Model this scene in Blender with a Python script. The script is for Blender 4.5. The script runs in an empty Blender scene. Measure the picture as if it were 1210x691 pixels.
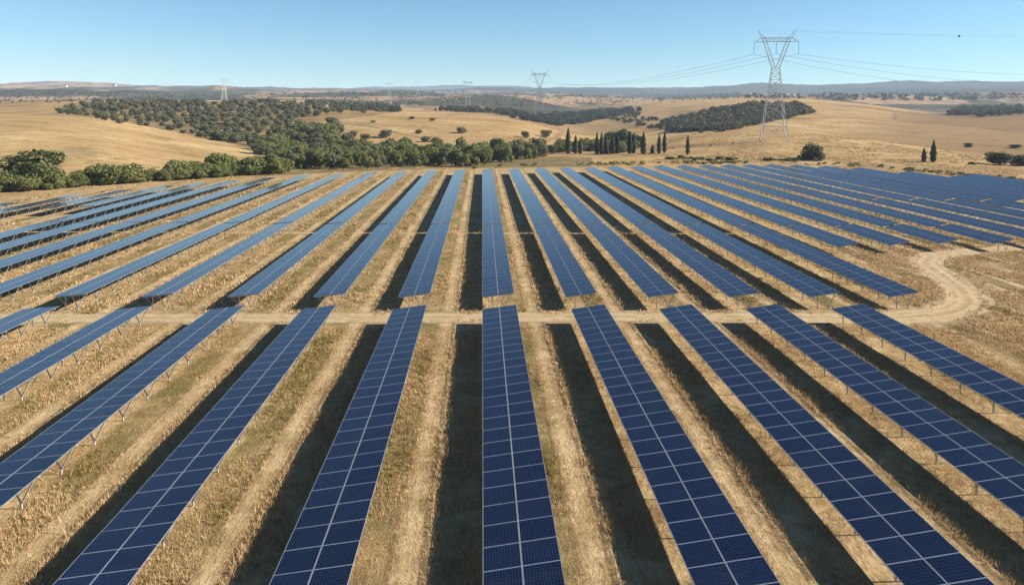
import bpy, math, random
import numpy as np
from mathutils import Matrix, Vector

SC = bpy.context.scene
COL = SC.collection
rnd = random.Random(11)
RNG = np.random.default_rng(11)

# ------------------------------------------------------------------ camera
PXW, PXH, FPX = 1210.0, 691.0, 807.0
YAW, PITCH, CAMZ, ROLL, PYC = 0.0444, 0.05, 25.04, 0.0110, 171.19     # PYC: the lens is shifted down, like a view camera's
cy_, sy_, cp_, sp_ = math.cos(YAW), math.sin(YAW), math.cos(PITCH), math.sin(PITCH)
R0 = Vector((cy_, -sy_, 0)); F0 = Vector((sy_ * cp_, cy_ * cp_, -sp_)); U0 = R0.cross(F0)
cr_, sr_ = math.cos(ROLL), math.sin(ROLL)
# picture is rolled so that points turn clockwise by ROLL in it
RV = R0 * cr_ + U0 * sr_
UV_ = U0 * cr_ - R0 * sr_
cam = bpy.data.cameras.new('camera'); camo = bpy.data.objects.new('camera', cam); COL.objects.link(camo)
camo.matrix_world = Matrix(((RV.x, UV_.x, -F0.x, 0), (RV.y, UV_.y, -F0.y, 0), (RV.z, UV_.z, -F0.z, CAMZ), (0, 0, 0, 1)))
cam.sensor_fit = 'HORIZONTAL'; cam.sensor_width = 36.0; cam.lens = 36.0 * FPX / PXW
cam.shift_y = (PYC - PXH / 2) / PXW
cam.clip_start = 0.5; cam.clip_end = 60000
SC.camera = camo

# ------------------------------------------------------------------ light
SUN_EL = math.radians(29.8)
SUN_DIR = Vector((math.cos(SUN_EL), 0.0, math.sin(SUN_EL)))        # towards the sun: square off the rows, to the right
world = bpy.data.worlds.new('World'); SC.world = world; world.use_nodes = True
wn = world.node_tree.nodes; wn.clear()
sky = wn.new('ShaderNodeTexSky'); sky.sky_type = 'NISHITA'; sky.sun_disc = False
sky.sun_elevation = SUN_EL; sky.sun_rotation = math.radians(90)
sky.air_density = 1.0; sky.dust_density = 0.0; sky.ozone_density = 7.0; sky.altitude = 200
bg = wn.new('ShaderNodeBackground'); bg.inputs['Strength'].default_value = 0.05
wo = wn.new('ShaderNodeOutputWorld')
tnt = wn.new('ShaderNodeMix'); tnt.data_type = 'RGBA'; tnt.blend_type = 'MULTIPLY'; tnt.inputs[0].default_value = 1.0; tnt.inputs[7].default_value = (.97, 1.085, 1.0, 1)
world.node_tree.links.new(sky.outputs[0], tnt.inputs[6]); world.node_tree.links.new(tnt.outputs[2], bg.inputs[0]); world.node_tree.links.new(bg.outputs[0], wo.inputs[0])
sun = bpy.data.lights.new('sun', 'SUN'); sun.energy = 5.0; sun.angle = math.radians(0.5); sun.color = (1.0, 0.93, 0.80)
suno = bpy.data.objects.new('sun', sun); COL.objects.link(suno)
suno.rotation_euler = SUN_DIR.to_track_quat('Z', 'Y').to_euler()
SC.view_settings.view_transform = 'Standard'; SC.view_settings.look = 'None'
SC.view_settings.exposure = 1.45; SC.view_settings.gamma = 1.0
SC.render.engine = 'CYCLES'
SC.cycles.max_bounces = 6; SC.cycles.volume_bounces = 0; SC.cycles.transparent_max_bounces = 8
SC.cycles.use_denoising = True

# ------------------------------------------------------------------ helpers
def link(o):
    COL.objects.link(o); return o

def tag(o, label=None, cat=None, group=None, kind=None):
    if label: o['label'] = label
    if cat: o['category'] = cat
    if group: o['group'] = group
    if kind: o['kind'] = kind
    return o

def mesh_np(name, V, F, mats=(), mi=None, uv=None, col=None, smooth=False):
    """V (n,3), F list of equal-length index rows as an (m,k) array"""
    V = np.asarray(V, np.float32); F = np.asarray(F, np.int32)
    me = bpy.data.meshes.new(name)
    n, m, k = len(V), len(F), F.shape[1]
    me.vertices.add(n); me.vertices.foreach_set('co', V.ravel())
    me.loops.add(m * k); me.loops.foreach_set('vertex_index', F.ravel())
    me.polygons.add(m)
    me.polygons.foreach_set('loop_start', np.arange(0, m * k, k, dtype=np.int32))
    me.polygons.foreach_set('loop_total', np.full(m, k, np.int32))
    if mi is not None: me.polygons.foreach_set('material_index', np.asarray(mi, np.int32))
    if smooth: me.polygons.foreach_set('use_smooth', np.ones(m, bool))
    me.update(calc_edges=True)
    for mt in mats: me.materials.append(mt)
    if uv is not None:
        l = me.uv_layers.new(name='UVMap'); l.data.foreach_set('uv', np.asarray(uv, np.float32).ravel())
    if col is not None:
        a = me.color_attributes.new('tint', 'FLOAT_COLOR', 'POINT')
        c = np.ones((n, 4), np.float32); c[:, :3] = col; a.data.foreach_set('color', c.ravel())
    me.validate()
    return me

def obj(name, me, parent=None, loc=None):
    o = link(bpy.data.objects.new(name, me))
    if parent: o.parent = parent
    if loc: o.location = loc
    return o

def empty(name, loc=(0, 0, 0), rz=0.0, sc=(1, 1, 1)):
    o = link(bpy.data.objects.new(name, None)); o.empty_display_size = 0.5
    o.location = loc; o.rotation_euler = (0, 0, rz); o.scale = sc
    return o

class MB:
    """collects quads"""
    def __init__(s): s.V = []; s.F = []; s.M = []; s.UV = []
    def quad(s, a, b, c, d, m=0, uv=((0, 0), (1, 0), (1, 1), (0, 1))):
        i = len(s.V); s.V += [a, b, c, d]; s.F.append((i, i + 1, i + 2, i + 3)); s.M.append(m); s.UV += list(uv)
    def box(s, x0, x1, y0, y1, z0, z1, m=0, T=None):
        P = [Vector((x, y, z)) for z in (z0, z1) for y in (y0, y1) for x in (x0, x1)]
        if T is not None: P = [T @ p for p in P]
        for f in ((0, 2, 3, 1), (4, 5, 7, 6), (0, 1, 5, 4), (2, 6, 7, 3), (0, 4, 6, 2), (1, 3, 7, 5)):
            s.quad(*[tuple(P[i]) for i in f], m=m)
    def bar(s, a, b, w, m=0, w2=None):
        a = Vector(a); b = Vector(b); d = (b - a).normalized()
        u = d.cross(Vector((0, 0, 1)) if abs(d.z) < 0.95 else Vector((1, 0, 0))).normalized(); v = d.cross(u)
        h = w / 2; k = (w2 or w) / 2
        A = [a + u * h * i + v * h * j for i, j in ((-1, -1), (1, -1), (1, 1), (-1, 1))]
        B = [b + u * k * i + v * k * j for i, j in ((-1, -1), (1, -1), (1, 1), (-1, 1))]
        for i in range(4):
            j = (i + 1) % 4; s.quad(tuple(A[i]), tuple(A[j]), tuple(B[j]), tuple(B[i]), m=m)
        s.quad(*[tuple(p) for p in reversed(A)], m=m); s.quad(*[tuple(p) for p in B], m=m)
    def mesh(s, name, mats): return mesh_np(name, s.V, s.F, mats, s.M, s.UV)

def tube_mesh(name, pts, r, mat, n=6):
    V = []; F = []
    for i, p in enumerate(pts):
        d = (Vector(pts[min(i + 1, len(pts) - 1)]) - Vector(pts[max(i - 1, 0)])).normalized()
        u = d.cross(Vector((0, 0, 1))).normalized(); v = d.cross(u)
        rr = r[i] if hasattr(r, '__len__') else r
        for k in range(n):
            a = 2 * math.pi * k / n; V.append(tuple(Vector(p) + (u * math.cos(a) + v * math.sin(a)) * rr))
    for i in range(len(pts) - 1):
        for k in range(n):
            F.append((i * n + k, i * n + (k + 1) % n, (i + 1) * n + (k + 1) % n, (i + 1) * n + k))
    return mesh_np(name, V, F, [mat], smooth=True)

# node helper
class NT:
    def __init__(s, name):
        s.m = bpy.data.materials.new(name); s.m.use_nodes = True; s.t = s.m.node_tree; s.n = s.t.nodes; s.n.clear()
        s.out = s.n.new('ShaderNodeOutputMaterial'); s.b = s.n.new('ShaderNodeBsdfPrincipled')
        s.t.links.new(s.b.outputs[0], s.out.inputs[0])
    def L(s, a, b): s.t.links.new(a, b)
    def put(s, sock, v):
        if hasattr(v, 'is_output') or isinstance(v, bpy.types.NodeSocket): s.L(v, sock)
        else: sock.default_value = v
    def math(s, op, a, b=0.0, c=None, clamp=False):
        n = s.n.new('ShaderNodeMath'); n.operation = op; n.use_clamp = clamp
        s.put(n.inputs[0], a); s.put(n.inputs[1], b)
        if c is not None: s.put(n.inputs[2], c)
        return n.outputs[0]
    def noise(s, vec, scale, detail=4, rough=0.55, dist=0.0):
        n = s.n.new('ShaderNodeTexNoise'); n.inputs['Scale'].default_value = scale; n.inputs['Detail'].default_value = detail
        n.inputs['Roughness'].default_value = rough; n.inputs['Distortion'].default_value = dist
        s.L(vec, n.inputs['Vector']); return n.outputs[0]
    def ramp(s, fac, stops):
        n = s.n.new('ShaderNodeValToRGB'); e = n.color_ramp.elements
        while len(e) < len(stops): e.new(0.5)
        for i, (p, c) in enumerate(stops):
            e[i].position = p; e[i].color = (*c, 1) if not isinstance(c, (int, float)) else (c, c, c, 1)
        s.L(fac, n.inputs[0]); return n.outputs[0]
    def mix(s, fac, a, b, mode='MIX'):
        n = s.n.new('ShaderNodeMix'); n.data_type = 'RGBA'; n.blend_type = mode
        s.put(n.inputs[0], fac); s.put(n.inputs[6], a if not isinstance(a, tuple) else (*a, 1)); s.put(n.inputs[7], b if not isinstance(b, tuple) else (*b, 1))
        return n.outputs[2]
    def smooth(s, v, lo, hi):
        n = s.n.new('ShaderNodeMapRange'); n.interpolation_type = 'SMOOTHSTEP'
        s.put(n.inputs[0], v); n.inputs[1].default_value = lo; n.inputs[2].default_value = hi; return n.outputs[0]
    def pos(s):
        g = s.n.new('ShaderNodeNewGeometry'); return g.outputs['Position']
    def xyz(s, v):
        n = s.n.new('ShaderNodeSeparateXYZ'); s.L(v, n.inputs[0]); return n.outputs
    def mapping(s, v, sc=(1, 1, 1), rz=0):
        n = s.n.new('ShaderNodeMapping'); n.inputs['Scale'].default_value = sc; n.inputs['Rotation'].default_value = (0, 0, rz)
        s.L(v, n.inputs[0]); return n.outputs[0]
    def attr(s, name):
        n = s.n.new('ShaderNodeAttribute'); n.attribute_name = name; return n.outputs
    def bump(s, h, strength, dist):
        n = s.n.new('ShaderNodeBump'); n.inputs['Strength'].default_value = strength; n.inputs['Distance'].default_value = dist
        s.L(h, n.inputs['Height']); s.L(n.outputs[0], s.b.inputs['Normal'])
    def base(s, c, rough=0.8, spec=0.3, metal=0.0):
        s.put(s.b.inputs['Base Color'], c if not isinstance(c, tuple) else (*c, 1))
        s.put(s.b.inputs['Roughness'], rough); s.b.inputs['Specular IOR Level'].default_value = spec; s.b.inputs['Metallic'].default_value = metal
        return s

# ------------------------------------------------------------------ site geometry
PITCH_ROW, X_ROW0 = 10.4578, 2.230
OUTER = {-7: -69.8, -8: -78.0, -9: -85.0, -10: -91.3, -11: -97.8, -12: -104.3, -13: -110.8}
def row_x(k): return OUTER.get(k, X_ROW0 + k * PITCH_ROW)

def ray(px, py):
    u = (px - PXW / 2) / FPX; v = -(py - PYC) / FPX
    d = F0 + RV * u + UV_ * v
    return d
def azim(px, py=150.0):
    d = ray(px, py); return math.atan2(d.x, d.y)
def z_at(px, py, r):
    d = ray(px, py); return CAMZ + d.z / math.hypot(d.x, d.y) * r

# relief beyond the level solar field: for each bearing a run of (distance, sight line) knots; the first entry is where the level ground ends
KNOTS = {
 -250: [235, (300, 203), (360, 178), (450, 155), (560, 139), (700, 138), (950, 128), (1250, 121), (1500, 124), (2500, 114), (4000, 108), (6500, 103)],
 0:    [238, (290, 203), (350, 175), (440, 152), (560, 137), (700, 137), (950, 127), (1250, 121), (1500, 124), (2500, 114), (4000, 108), (6500, 103)],
 100:  [246, (285, 203), (350, 177), (440, 154), (540, 139), (700, 134), (900, 124), (1150, 121), (1500, 124), (2500, 113), (4000, 107), (6500, 101.5)],
 200:  [255, (290, 205), (350, 188), (440, 167), (530, 156), (640, 146), (780, 133), (960, 122), (1250, 120), (1600, 122), (2500, 112), (4000, 108), (6500, 104)],
 290:  [262, (300, 204), (360, 194), (430, 180), (500, 168), (600, 153), (760, 137), (950, 124), (1250, 119), (1700, 117), (2500, 112), (4200, 105.5), (6500, 105)],
 340:  [268, (310, 201), (370, 194), (430, 184), (510, 170), (620, 153), (780, 138), (940, 126), (1250, 120), (1700, 117), (2500, 112), (4000, 109), (7000, 107)],
 430:  [280, (320, 198), (380, 190), (450, 179), (560, 157), (680, 142), (790, 135), (900, 136), (1100, 128), (1500, 121), (2500, 114), (4000, 110), (7000, 107), (12000, 105)],
 520:  [290, (330, 197), (390, 189), (450, 180), (560, 160), (680, 144), (800, 136), (920, 139), (1100, 131), (1500, 123), (2500, 115), (4000, 110.5), (7000, 107.5), (12000, 105)],
 610:  [298, (330, 194), (390, 188), (450, 179), (560, 163), (680, 149), (810, 141), (950, 146), (1150, 138), (1500, 126), (2500, 116), (4000, 111), (7000, 108), (12000, 105)],
 690:  [306, (330, 194), (385, 186), (430, 184), (520, 178), (640, 170), (800, 160), (950, 157), (1200, 146), (1600, 131), (2000, 124), (2800, 116.5), (5000, 110), (9000, 106)],
 760:  [318, (345, 192), (400, 183), (460, 177), (540, 177), (680, 170), (850, 156), (1050, 146), (1400, 133), (1900, 122), (2300, 122.5), (3200, 116), (5500, 110), (9000, 105.5)],
 800:  [326, (350, 192), (405, 182), (470, 167), (520, 162), (600, 164), (720, 160), (900, 149), (1100, 141), (1400, 130), (1850, 121), (2300, 122), (3200, 116), (5500, 110), (9000, 105)],
 850:  [336, (365, 189), (410, 180), (460, 168), (530, 157.5), (620, 160), (720, 156), (900, 141), (1100, 131), (1400, 124), (1800, 118.5), (2300, 119.5), (3200, 115), (5500, 109.5), (9000, 104.5)],
 920:  [350, (375, 188), (415, 178), (450, 166), (530, 156.5), (620, 159), (720, 154), (900, 141), (1100, 129), (1400, 123), (1750, 117.5), (2300, 118.5), (3200, 114), (5500, 109.5), (9000, 104)],
 1000: [348, (375, 192), (415, 183), (460, 172), (530, 162), (620, 166), (740, 159), (950, 144), (1250, 130), (1650, 122.5), (2200, 120), (2800, 116), (5500, 109), (9000, 104)],
 1100: [332, (360, 199), (405, 190), (450, 182), (510, 175), (590, 178), (720, 169), (930, 152), (1250, 139), (1450, 135), (1600, 136.5), (1800, 132), (2300, 123), (2900, 116.5), (4500, 111), (9000, 102)],
 1210: [318, (350, 209), (400, 199), (450, 192), (510, 189), (570, 188), (720, 172), (930, 156), (1250, 139), (1450, 134.5), (1600, 136), (1800, 131), (2300, 123), (2900, 117), (4500, 111), (9000, 100)],
 1460: [318, (350, 212), (400, 202), (450, 196), (510, 190), (570, 188), (720, 172), (930, 156), (1250, 140), (1450, 136), (1600, 137), (1800, 131), (2300, 123), (2900, 117), (4500, 111), (9000, 103)],
}
LR0, LR1, NLR = math.log(100.0), math.log(30000.0), 900
NPX = 720
_px = np.linspace(-420, 1630, NPX)
_lr = np.linspace(LR0, LR1, NLR)
def _pchip(x, y, xi):
    x = np.asarray(x, float); y = np.asarray(y, float); h = np.diff(x); d = np.diff(y) / h
    m = np.zeros_like(x)
    for i in range(1, len(x) - 1):
        if d[i - 1] * d[i] > 0:
            w1 = 2 * h[i] + h[i - 1]; w2 = h[i] + 2 * h[i - 1]; m[i] = (w1 + w2) / (w1 / d[i - 1] + w2 / d[i])
    m[-1] = d[-1]
    xi = np.clip(xi, x[0], x[-1]); j = np.clip(np.searchsorted(x, xi) - 1, 0, len(h) - 1)
    t = (xi - x[j]) / h[j]; hh = h[j]
    return (2*t**3-3*t**2+1)*y[j] + (t**3-2*t**2+t)*hh*m[j] + (-2*t**3+3*t**2)*y[j+1] + (t**3-t**2)*hh*m[j+1]
_cols = sorted(KNOTS); _prof = []
for c in _cols:
    kn = KNOTS[c]; xs = [math.log(90), math.log(kn[0] * 0.8), math.log(kn[0])]; ys = [0, 0, 0]
    for r, py in kn[1:]:
        xs.append(math.log(r)); ys.append(z_at(c, py, r))
    xs += [math.log(kn[-1][0] * 1.5), math.log(31000)]; ys += [ys[-1] - 120, ys[-1] - 200]
    _prof.append(_pchip(xs, ys, _lr))
_prof = np.array(_prof)
_tab = np.empty((NPX, NLR))
for j in range(NLR): _tab[:, j] = _pchip(_cols, _prof[:, j], _px)
_k = np.exp(-0.5 * (np.arange(-12, 13) / 5.0) ** 2); _k /= _k.sum()
_pad = np.pad(_tab, ((12, 12), (0, 0)), mode='edge')
_tab = sum(_k[i] * _pad[i:i + NPX] for i in range(25))
_azs = np.array([azim(p) for p in _px])
# a little real unevenness on the hills
def vnoise(x, y, seed):
    xi = np.floor(x).astype(np.int64); yi = np.floor(y).astype(np.int64); fx = x - xi; fy = y - yi
    fx = fx * fx * (3 - 2 * fx); fy = fy * fy * (3 - 2 * fy)
    def h(a, b):
        v = (a * 374761393 + b * 668265263 + seed * 974634533) & 0x7fffffff
        v = ((v ^ (v >> 13)) * 1274126177) & 0x7fffffff
        return ((v ^ (v >> 16)) & 0xffff) / 65535.0
    return (h(xi, yi) * (1 - fx) + h(xi + 1, yi) * fx) * (1 - fy) + (h(xi, yi + 1) * (1 - fx) + h(xi + 1, yi + 1) * fx) * fy
def fbm(x, y, seed, oct=4):
    s = 0; a = 0.5
    for i in range(oct): s = s + a * vnoise(x * 2 ** i, y * 2 ** i, seed + i); a *= 0.5
    return s
def height(x, y):
    x = np.asarray(x, float); y = np.asarray(y, float)
    r = np.hypot(x, y); az = np.arctan2(x, y)
    p = np.interp(az, _azs, np.arange(NPX)); q = np.clip((np.log(np.maximum(r, 1.0)) - LR0) / (LR1 - LR0) * (NLR - 1), 0, NLR - 1.001)
    i = np.clip(p.astype(int), 0, NPX - 2); j = q.astype(int); fp = p - i; fq = q - j
    z = (_tab[i, j] * (1 - fq) + _tab[i, j + 1] * fq) * (1 - fp) + (_tab[i + 1, j] * (1 - fq) + _tab[i + 1, j + 1] * fq) * fp
    z = np.where(r < 110, 0.0, z)
    back = np.clip((np.abs(az) - 0.9) / 0.5, 0, 1)
    z = z * (1 - back * 0.9)
    amp = np.clip((r - 330) / 300, 0, 1) * np.clip(r / 800, 0.3, 9)
    return z + amp * 1.3 * (fbm(x / 60, y / 60, 5) - 0.47) + np.clip((r - 560) / 200, 0, 1) * np.clip((2600 - r) / 600, 0, 1) * 11 * (fbm(x / 190 + 3, y / 190, 23, 3) - 0.44) + np.clip((r - 1300) / 1200, 0, 1) * 62 * (fbm(x / 420, y / 420, 9) - 0.47) + np.clip((r - 3200) / 3000, 0, 1) * 120 * (fbm(x / 1500, y / 1500, 14) - 0.47)
def h1(x, y): return float(height(np.array([x]), np.array([y]))[0])
def at(px, py, rmin=60.0):
    """the point of the ground that the photograph shows at this pixel"""
    d = ray(px, py); hl = math.hypot(d.x, d.y)
    rs = np.exp(np.linspace(math.log(rmin), math.log(16000), 2600)); zr = CAMZ + d.z / hl * rs
    zz = height(d.x / hl * rs, d.y / hl * rs); hit = np.nonzero(zr <= zz)[0]
    r = rs[hit[0]] if len(hit) else 9000.0
    x, y = d.x / hl * r, d.y / hl * r
    return Vector((x, y, h1(x, y)))
def mpp(p):
    """metres per pixel at a point"""
    return (p - Vector((0, 0, CAMZ))).dot(F0) / FPX

# ------------------------------------------------------------------ materials: ground
def mat_ground():
    s = NT('dry_ground'); P = s.pos(); X, Y, Z = s.xyz(P)
    tint = s.attr('tint'); tR, tG, tB = s.xyz(tint[0])         # r = level field, g = scrub ground, b = far land
    n1 = s.noise(P, 0.035, 5, 0.6); n2 = s.noise(P, 0.6, 6, 0.65); n3 = s.noise(s.mapping(P, (1, .35, 1)), 4.0, 5, 0.7); n4 = s.noise(P, 0.12, 4, .6)
    straw = s.ramp(n2, [(.28, (.27, .18, .092)), (.45, (.42, .295, .158)), (.58, (.53, .39, .222)), (.75, (.63, .49, .30))])
    grit = s.ramp(n3, [(.3, .62), (.5, .98), (.7, 1.2)])
    straw = s.mix(1.0, straw, grit, 'MULTIPLY')
    # the row period: weeds along the drip edge, wheel tracks in the alley
    wob = s.math('MULTIPLY', s.math('SUBTRACT', s.noise(P, 0.16, 3), .5), .5)
    q = s.math('ADD', s.math('SUBTRACT', X, X_ROW0 - 2.0), wob)
    sx = s.math('SUBTRACT', s.math('FLOORED_MODULO', q, PITCH_ROW), 2.0)     # 0 = row centre, 2 = its right edge, runs -2..8.45
    def band(c, w, soft): return s.math('SUBTRACT', 1.0, s.smooth(s.math('ABSOLUTE', s.math('SUBTRACT', sx, c)), w, w + soft))
    weeds = s.math('MULTIPLY', band(2.0, 0.8, 1.0), s.smooth(n4, .36, .6))
    weedc = s.ramp(n2, [(.3, (.085, .075, .026)), (.55, (.17, .14, .05)), (.75, (.30, .22, .10))])
    track = s.math('MULTIPLY', band(4.2, .12, .35), s.ramp(s.noise(s.mapping(P, (.3, .06, 1)), 1.0, 3), [(.35, .35), (.6, 1.0)]))
    rut = s.math('MULTIPLY', s.math('MAXIMUM', band(5.15, .12, .2), s.math('MULTIPLY', band(3.3, .08, .18), .7)), s.smooth(s.noise(s.mapping(P, (1, .5, 1)), 1.1, 4, .7), .34, .52))
    fieldc = s.mix(s.math('MULTIPLY', weeds, .85), straw, weedc)
    fieldc = s.mix(s.math('MULTIPLY', track, .5), fieldc, (.60, .46, .28))
    fieldc = s.mix(s.math('MULTIPLY', rut, .75), fieldc, (.13, .09, .045))
    blot = s.ramp(n4, [(.38, (.72, .70, .62)), (.55, (1, 1, 1))])
    fieldc = s.mix(1.0, fieldc, blot, 'MULTIPLY')
    # hills: paler dry pasture with soft drill lines
    n5 = s.noise(s.mapping(P, (1, 1.7, 1), .35), .016, 8, .66); n6 = s.noise(s.mapping(P, (.35, 2.6, 1), .2), .10, 5, .6)
    n7 = s.noise(P, .22, 6, .72); n8 = s.noise(P, 1.4, 5, .75)
    hill = s.ramp(n5, [(.28, (.27, .165, .072)), (.45, (.40, .265, .122)), (.56, (.47, .325, .158)), (.72, (.56, .42, .22))])
    hill = s.mix(1.0, hill, s.ramp(n6, [(.3, .88), (.6, 1.04)]), 'MULTIPLY')
    hill = s.mix(1.0, hill, s.ramp(n7, [(.32, (.66, .64, .58)), (.5, (1, 1, 1)), (.7, (1.12, 1.12, 1.1))]), 'MULTIPLY')
    hill = s.mix(1.0, hill, s.ramp(n8, [(.3, .68), (.5, 1.0), (.7, 1.15)]), 'MULTIPLY')
    hill = s.mix(s.math('MULTIPLY', s.smooth(s.noise(P, .035, 6, .7), .57, .66), .55), hill, (.20, .15, .07))
    scrub = s.ramp(s.noise(P, .09, 5, .65), [(.35, (.085, .075, .03)), (.52, (.17, .13, .06)), (.7, (.33, .23, .11))])
    vw = s.n.new('ShaderNodeVectorMath'); vw.operation = 'ADD'; s.L(P, vw.inputs[0]); nz = s.n.new('ShaderNodeTexNoise'); nz.inputs['Scale'].default_value = .006; nz.inputs['Detail'].default_value = 4
    vm = s.n.new('ShaderNodeVectorMath'); vm.operation = 'SCALE'; vm.inputs['Scale'].default_value = 90; s.L(nz.outputs['Color'], vm.inputs[0]); s.L(P, nz.inputs['Vector']); s.L(vm.outputs[0], vw.inputs[1])
    vx = s.n.new('ShaderNodeTexVoronoi'); vx.inputs['Scale'].default_value = .0042; s.L(s.mapping(vw.outputs[0], (1, .75, .0), .5), vx.inputs['Vector'])
    ve = s.n.new('ShaderNodeTexVoronoi'); ve.feature = 'DISTANCE_TO_EDGE'; ve.inputs['Scale'].default_value = .0042; s.L(s.mapping(vw.outputs[0], (1, .75, .0), .5), ve.inputs['Vector'])
    parc = s.xyz(vx.outputs['Color'])[0]; away = s.smooth(Y, 420, 520)
    hill = s.mix(away, hill, s.mix(1.0, hill, s.ramp(parc, [(.0, (.74, .70, .66)), (.5, (1, .97, .92)), (1.0, (1.10, 1.10, 1.06))]), 'MULTIPLY'))
    hill = s.mix(s.math('MULTIPLY', away, s.math('MULTIPLY', s.smooth(ve.outputs[0], .016, .006), s.smooth(n7, .4, .6))), hill, (.15, .12, .06))
    hill = s.mix(s.math('MULTIPLY', s.attr('soil')[2], s.smooth(n5, .2, .6)), hill, s.mix(1.0, hill, (.66, .62, .62), 'MULTIPLY'))
    hill = s.mix(tG, hill, scrub)
    # far land: dry fields, woods and bush country in long patches
    fm = s.mapping(P, (1, .45, 1), .2)
    f1 = s.noise(fm, .0021, 8, .62, .4); f2 = s.noise(fm, .008, 7, .68)
    far = s.ramp(f1, [(.30, (.26, .165, .095)), (.42, (.40, .27, .165)), (.475, (.34, .22, .14)), (.50, (.095, .085, .052)), (.64, (.045, .052, .034)), (.72, (.33, .22, .14))])
    far = s.mix(s.math('MULTIPLY', s.smooth(f2, .50, .58), .8), far, (.055, .06, .038))
    far = s.mix(s.smooth(s.noise(fm, .0045, 3, .5), .66, .68), far, (.48, .38, .25))
    far = s.mix(1.0, far, s.ramp(s.noise(s.mapping(P, (1, .6, 1)), .028, 6, .75), [(.34, (.5, .52, .5)), (.5, (1, 1, 1)), (.68, (1.25, 1.2, 1.12))]), 'MULTIPLY')
    c = s.mix(tR, hill, fieldc); c = s.mix(tB, c, far)
    c = s.mix(1.0, c, (.66, .655, .645), 'MULTIPLY')
    c = s.mix(s.attr('wood')[2], c, s.mix(f2, (.016, .022, .016), (.036, .040, .026)))
    s.base(c, .95, .05)
    hgt = s.math('ADD', s.math('MULTIPLY', n2, .5), s.math('MULTIPLY', n3, .35))
    s.bump(hgt, .9, .35)
    return s.m
def mat_road():
    s = NT('dirt_track'); P = s.pos(); uvn = s.n.new('ShaderNodeUVMap'); U, V, _ = s.xyz(uvn.outputs[0])
    n = s.noise(P, .9, 6, .65); n2 = s.noise(P, 6.0, 4, .7)
    c = s.ramp(n, [(.3, (.46, .35, .215)), (.55, (.58, .46, .30)), (.75, (.66, .54, .36))])
    c = s.mix(1.0, c, s.ramp(n2, [(.3, .84), (.65, 1.06)]), 'MULTIPLY')
    e = s.math('ABSOLUTE', s.math('SUBTRACT', U, .5))            # 0 centre, .5 edge
    mid = s.math('MULTIPLY', s.math('SUBTRACT', 1.0, s.smooth(e, .03, .12)), s.smooth(s.noise(P, .7, 5, .7), .42, .6))
    c = s.mix(s.math('MULTIPLY', mid, .6), c, (.33, .24, .115))
    wb = s.math('ADD', U, s.math('MULTIPLY', s.math('SUBTRACT', s.noise(P, .12, 3), .5), .25))
    wv = s.math('SINE', s.math('MULTIPLY', wb, 38.0)); c = s.mix(s.math('MULTIPLY', s.smooth(wv, .0, 1.0), s.math('MULTIPLY', s.smooth(s.noise(P, .5, 5, .7), .35, .6), .5)), c, (.27, .19, .095))
    c = s.mix(s.math('MULTIPLY', s.smooth(s.noise(P, .25, 6, .7), .5, .66), .5), c, (.40, .28, .14))
    c = s.mix(1.0, c, (.64, .61, .57), 'MULTIPLY')
    s.base(c, .95, .05); s.bump(s.math('ADD', n2, s.math('MULTIPLY', wv, .2)), .8, .08)
    # its verge breaks up into the grass
    a = s.smooth(s.math('ADD', e, s.math('ADD', s.math('MULTIPLY', s.math('SUBTRACT', s.noise(P, .8, 6, .75), .5), .5), s.math('MULTIPLY', s.math('SUBTRACT', s.noise(P, .15, 3, .6), .5), .3))), .50, .24)
    tr = s.n.new('ShaderNodeBsdfTransparent'); mx = s.n.new('ShaderNodeMixShader')
    s.L(a, mx.inputs[0]); s.L(tr.outputs[0], mx.inputs[1]); s.L(s.b.outputs[0], mx.inputs[2]); s.L(mx.outputs[0], s.out.inputs[0])
    return s.m
def mat_plain(name, c, rough=.6, spec=.4, metal=0., var=.15, scale=3.):
    s = NT(name); n = s.noise(s.pos(), scale, 4)
    lo = tuple(v * (1 - var) for v in c); hi = tuple(min(1, v * (1 + var)) for v in c)
    s.base(s.mix(n, lo, hi), rough, spec, metal); return s.m
def mat_glass_cells():
    s = NT('solar_glass'); uvn = s.n.new('ShaderNodeUVMap'); U, V, _ = s.xyz(uvn.outputs[0])
    def lines(a, n, w):
        f = s.math('FRACT', s.math('MULTIPLY', a, n)); return s.math('SUBTRACT', 1.0, s.smooth(s.math('MINIMUM', f, s.math('SUBTRACT', 1.0, f)), w * .6, w))
    ln = s.math('MAXIMUM', s.math('MULTIPLY', lines(U, 12, .07), .95), s.math('MULTIPLY', lines(V, 8, .055), .6))
    oi = s.n.new('ShaderNodeObjectInfo')
    cell = s.mix(oi.outputs['Random'], (.0016, .0036, .0150), (.0042, .0078, .0260))
    cell = s.mix(s.math('MULTIPLY', s.noise(s.pos(), .5, 3), .5), cell, (.0048, .0085, .025))
    c = s.mix(s.math('MULTIPLY', ln, .75), cell, (.026, .038, .080))
    dust = s.math('MULTIPLY', s.smooth(s.noise(s.mapping(s.pos(), (.5, 1.6, 1)), .55, 6, .7), .5, .72), .09)
    c = s.mix(dust, c, (.05, .046, .042))
    s.base(c, .16, .24); s.b.inputs['IOR'].default_value = 1.5
    s.put(s.b.inputs['Roughness'], s.math('ADD', .06, s.math('MULTIPLY', s.noise(s.pos(), .8, 4), .07)))
    return s.m
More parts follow.
